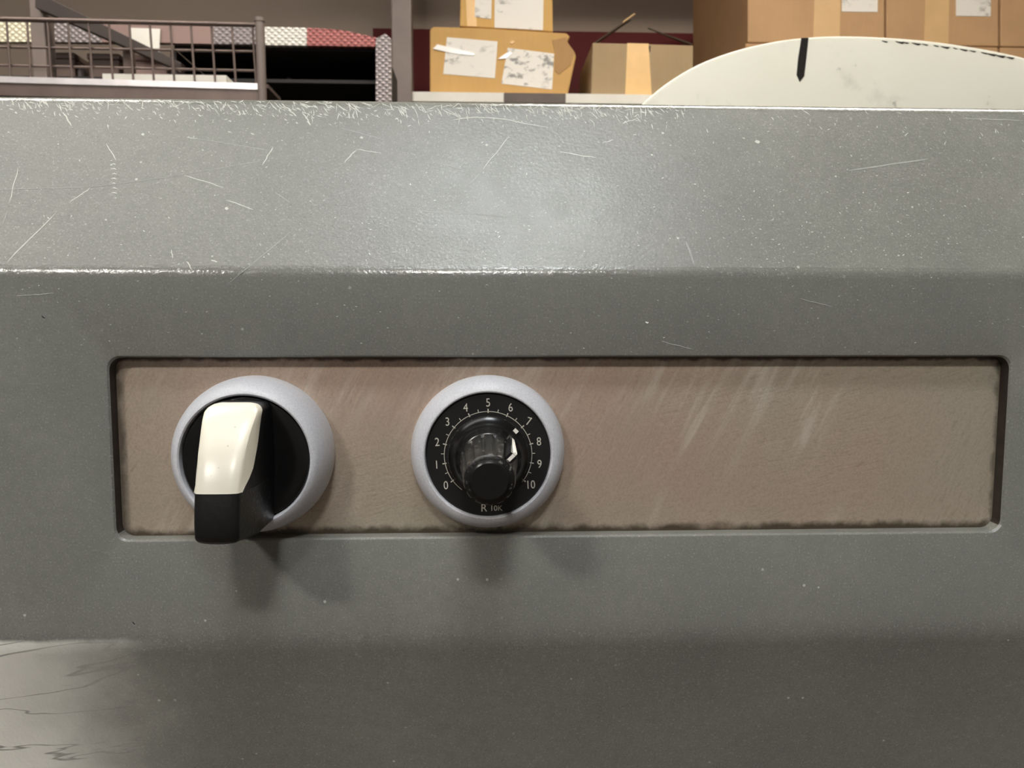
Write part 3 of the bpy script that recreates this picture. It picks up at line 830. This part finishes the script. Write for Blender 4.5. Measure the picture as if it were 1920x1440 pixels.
# things inside the cabinet
def lump(name, px, py, r, h, mat, label, cat, tilt=0.0, Y=HY+0.12):
    p = at(px, py, Y)
    prof_ = [(r*0.6, 0), (r*0.95, h*0.05), (r, h*0.3), (r*0.9, h*0.7), (r*0.5, h*0.85), (r*0.45, h), (0.2, h)]
    me = lathe(prof_, 20, True); me.transform(Matrix.Rotation(-math.pi/2, 4, 'X'))
    zmin = min(v.co.z for v in me.vertices)
    me.transform(Matrix.Rotation(tilt, 4, 'Y'))
    zmin = min(v.co.z for v in me.vertices)
    o = link(name, me, mat, None, (p.x, Y, zs - zmin))
    return tag(o, label, cat)
lump('grey_bottle', 556, 120, 9, 34, M['steel'], 'small grey bottle leaning in the dark cabinet', 'bottle', -0.5)
lump('metal_canister', 608, 126, 11, 16, M['clutter'], 'small dull canister in the dark cabinet, left of its pair', 'canister')
lump('metal_canister', 627, 126, 9, 15, M['clutter'], 'small dull canister in the dark cabinet, right of its pair', 'canister')
lump('metal_canister', 150, 126, 10, 24, M['steel'], 'pale canister behind the wire mesh beside the strut', 'canister', 0, HY+0.05)

def stock(name, px0, px1, py, depth, mat, label, cat, y=HY+0.03):
    """small dull box on the inner shelf with a lid"""
    p, q = at(px0, py, y), at(px1, py, y)
    h = p.z - zs
    e = tag(empty(name, ((p.x+q.x)/2, y+depth/2, zs+0.0008)), label, cat)
    wd = q.x-p.x
    link('box_body', box((-wd/2, -depth/2, 0), (wd/2, depth/2, h*0.75), 0.002), mat, e)
    link('box_lid', box((-wd/2-0.002, -depth/2-0.002, h*0.75+0.0003), (wd/2+0.002, depth/2+0.002, h), 0.002), mat, e)
    return e
stock('storage_box', 92, 138, 99, 0.07, M['clutter'], 'dull brown storage box just right of the slanted post', 'box')
stock('storage_box', 165, 222, 101, 0.07, M['clutter'], 'dull brown storage box behind the middle of the brace', 'box')
stock('storage_box', 248, 312, 104, 0.07, M['mauve'], 'low pinkish brown storage box under the brace end', 'box')
# pale tray lying along the basket floor
p, q = at(192, 138, BY+0.03), at(424, 142, BY+0.03)
zt_ = at(300, 158, BY+0.03).z
e = tag(empty('shallow_tray', ((p.x+q.x)/2, BY+0.06, zt_)), 'pale shallow tray lying in the wire basket', 'tray')
wd = q.x-p.x; h = p.z-zt_
link('tray_base', box((-wd/2, -0.03, 0), (wd/2, 0.03, 0.003)), M['shelf'], e)
for lo, hi in (((-wd/2, -0.03, 0.0031), (wd/2, -0.027, h)), ((-wd/2, 0.027, 0.0031), (wd/2, 0.03, h)), ((-wd/2, -0.0269, 0.0031), (-wd/2+0.003, 0.0269, h)), ((wd/2-0.003, -0.0269, 0.0031), (wd/2, 0.0269, h))):
    link('tray_wall', box(lo, hi), M['shelf'], e)
bx0, bx1 = at(-118, 100, BY).x, at(494, 100, BY).x
link('basket_floor', box((bx0, BY+0.021, zt_-0.006), (bx1, BY+0.092, zt_-0.0006)), M['wire'], cart, kinv)
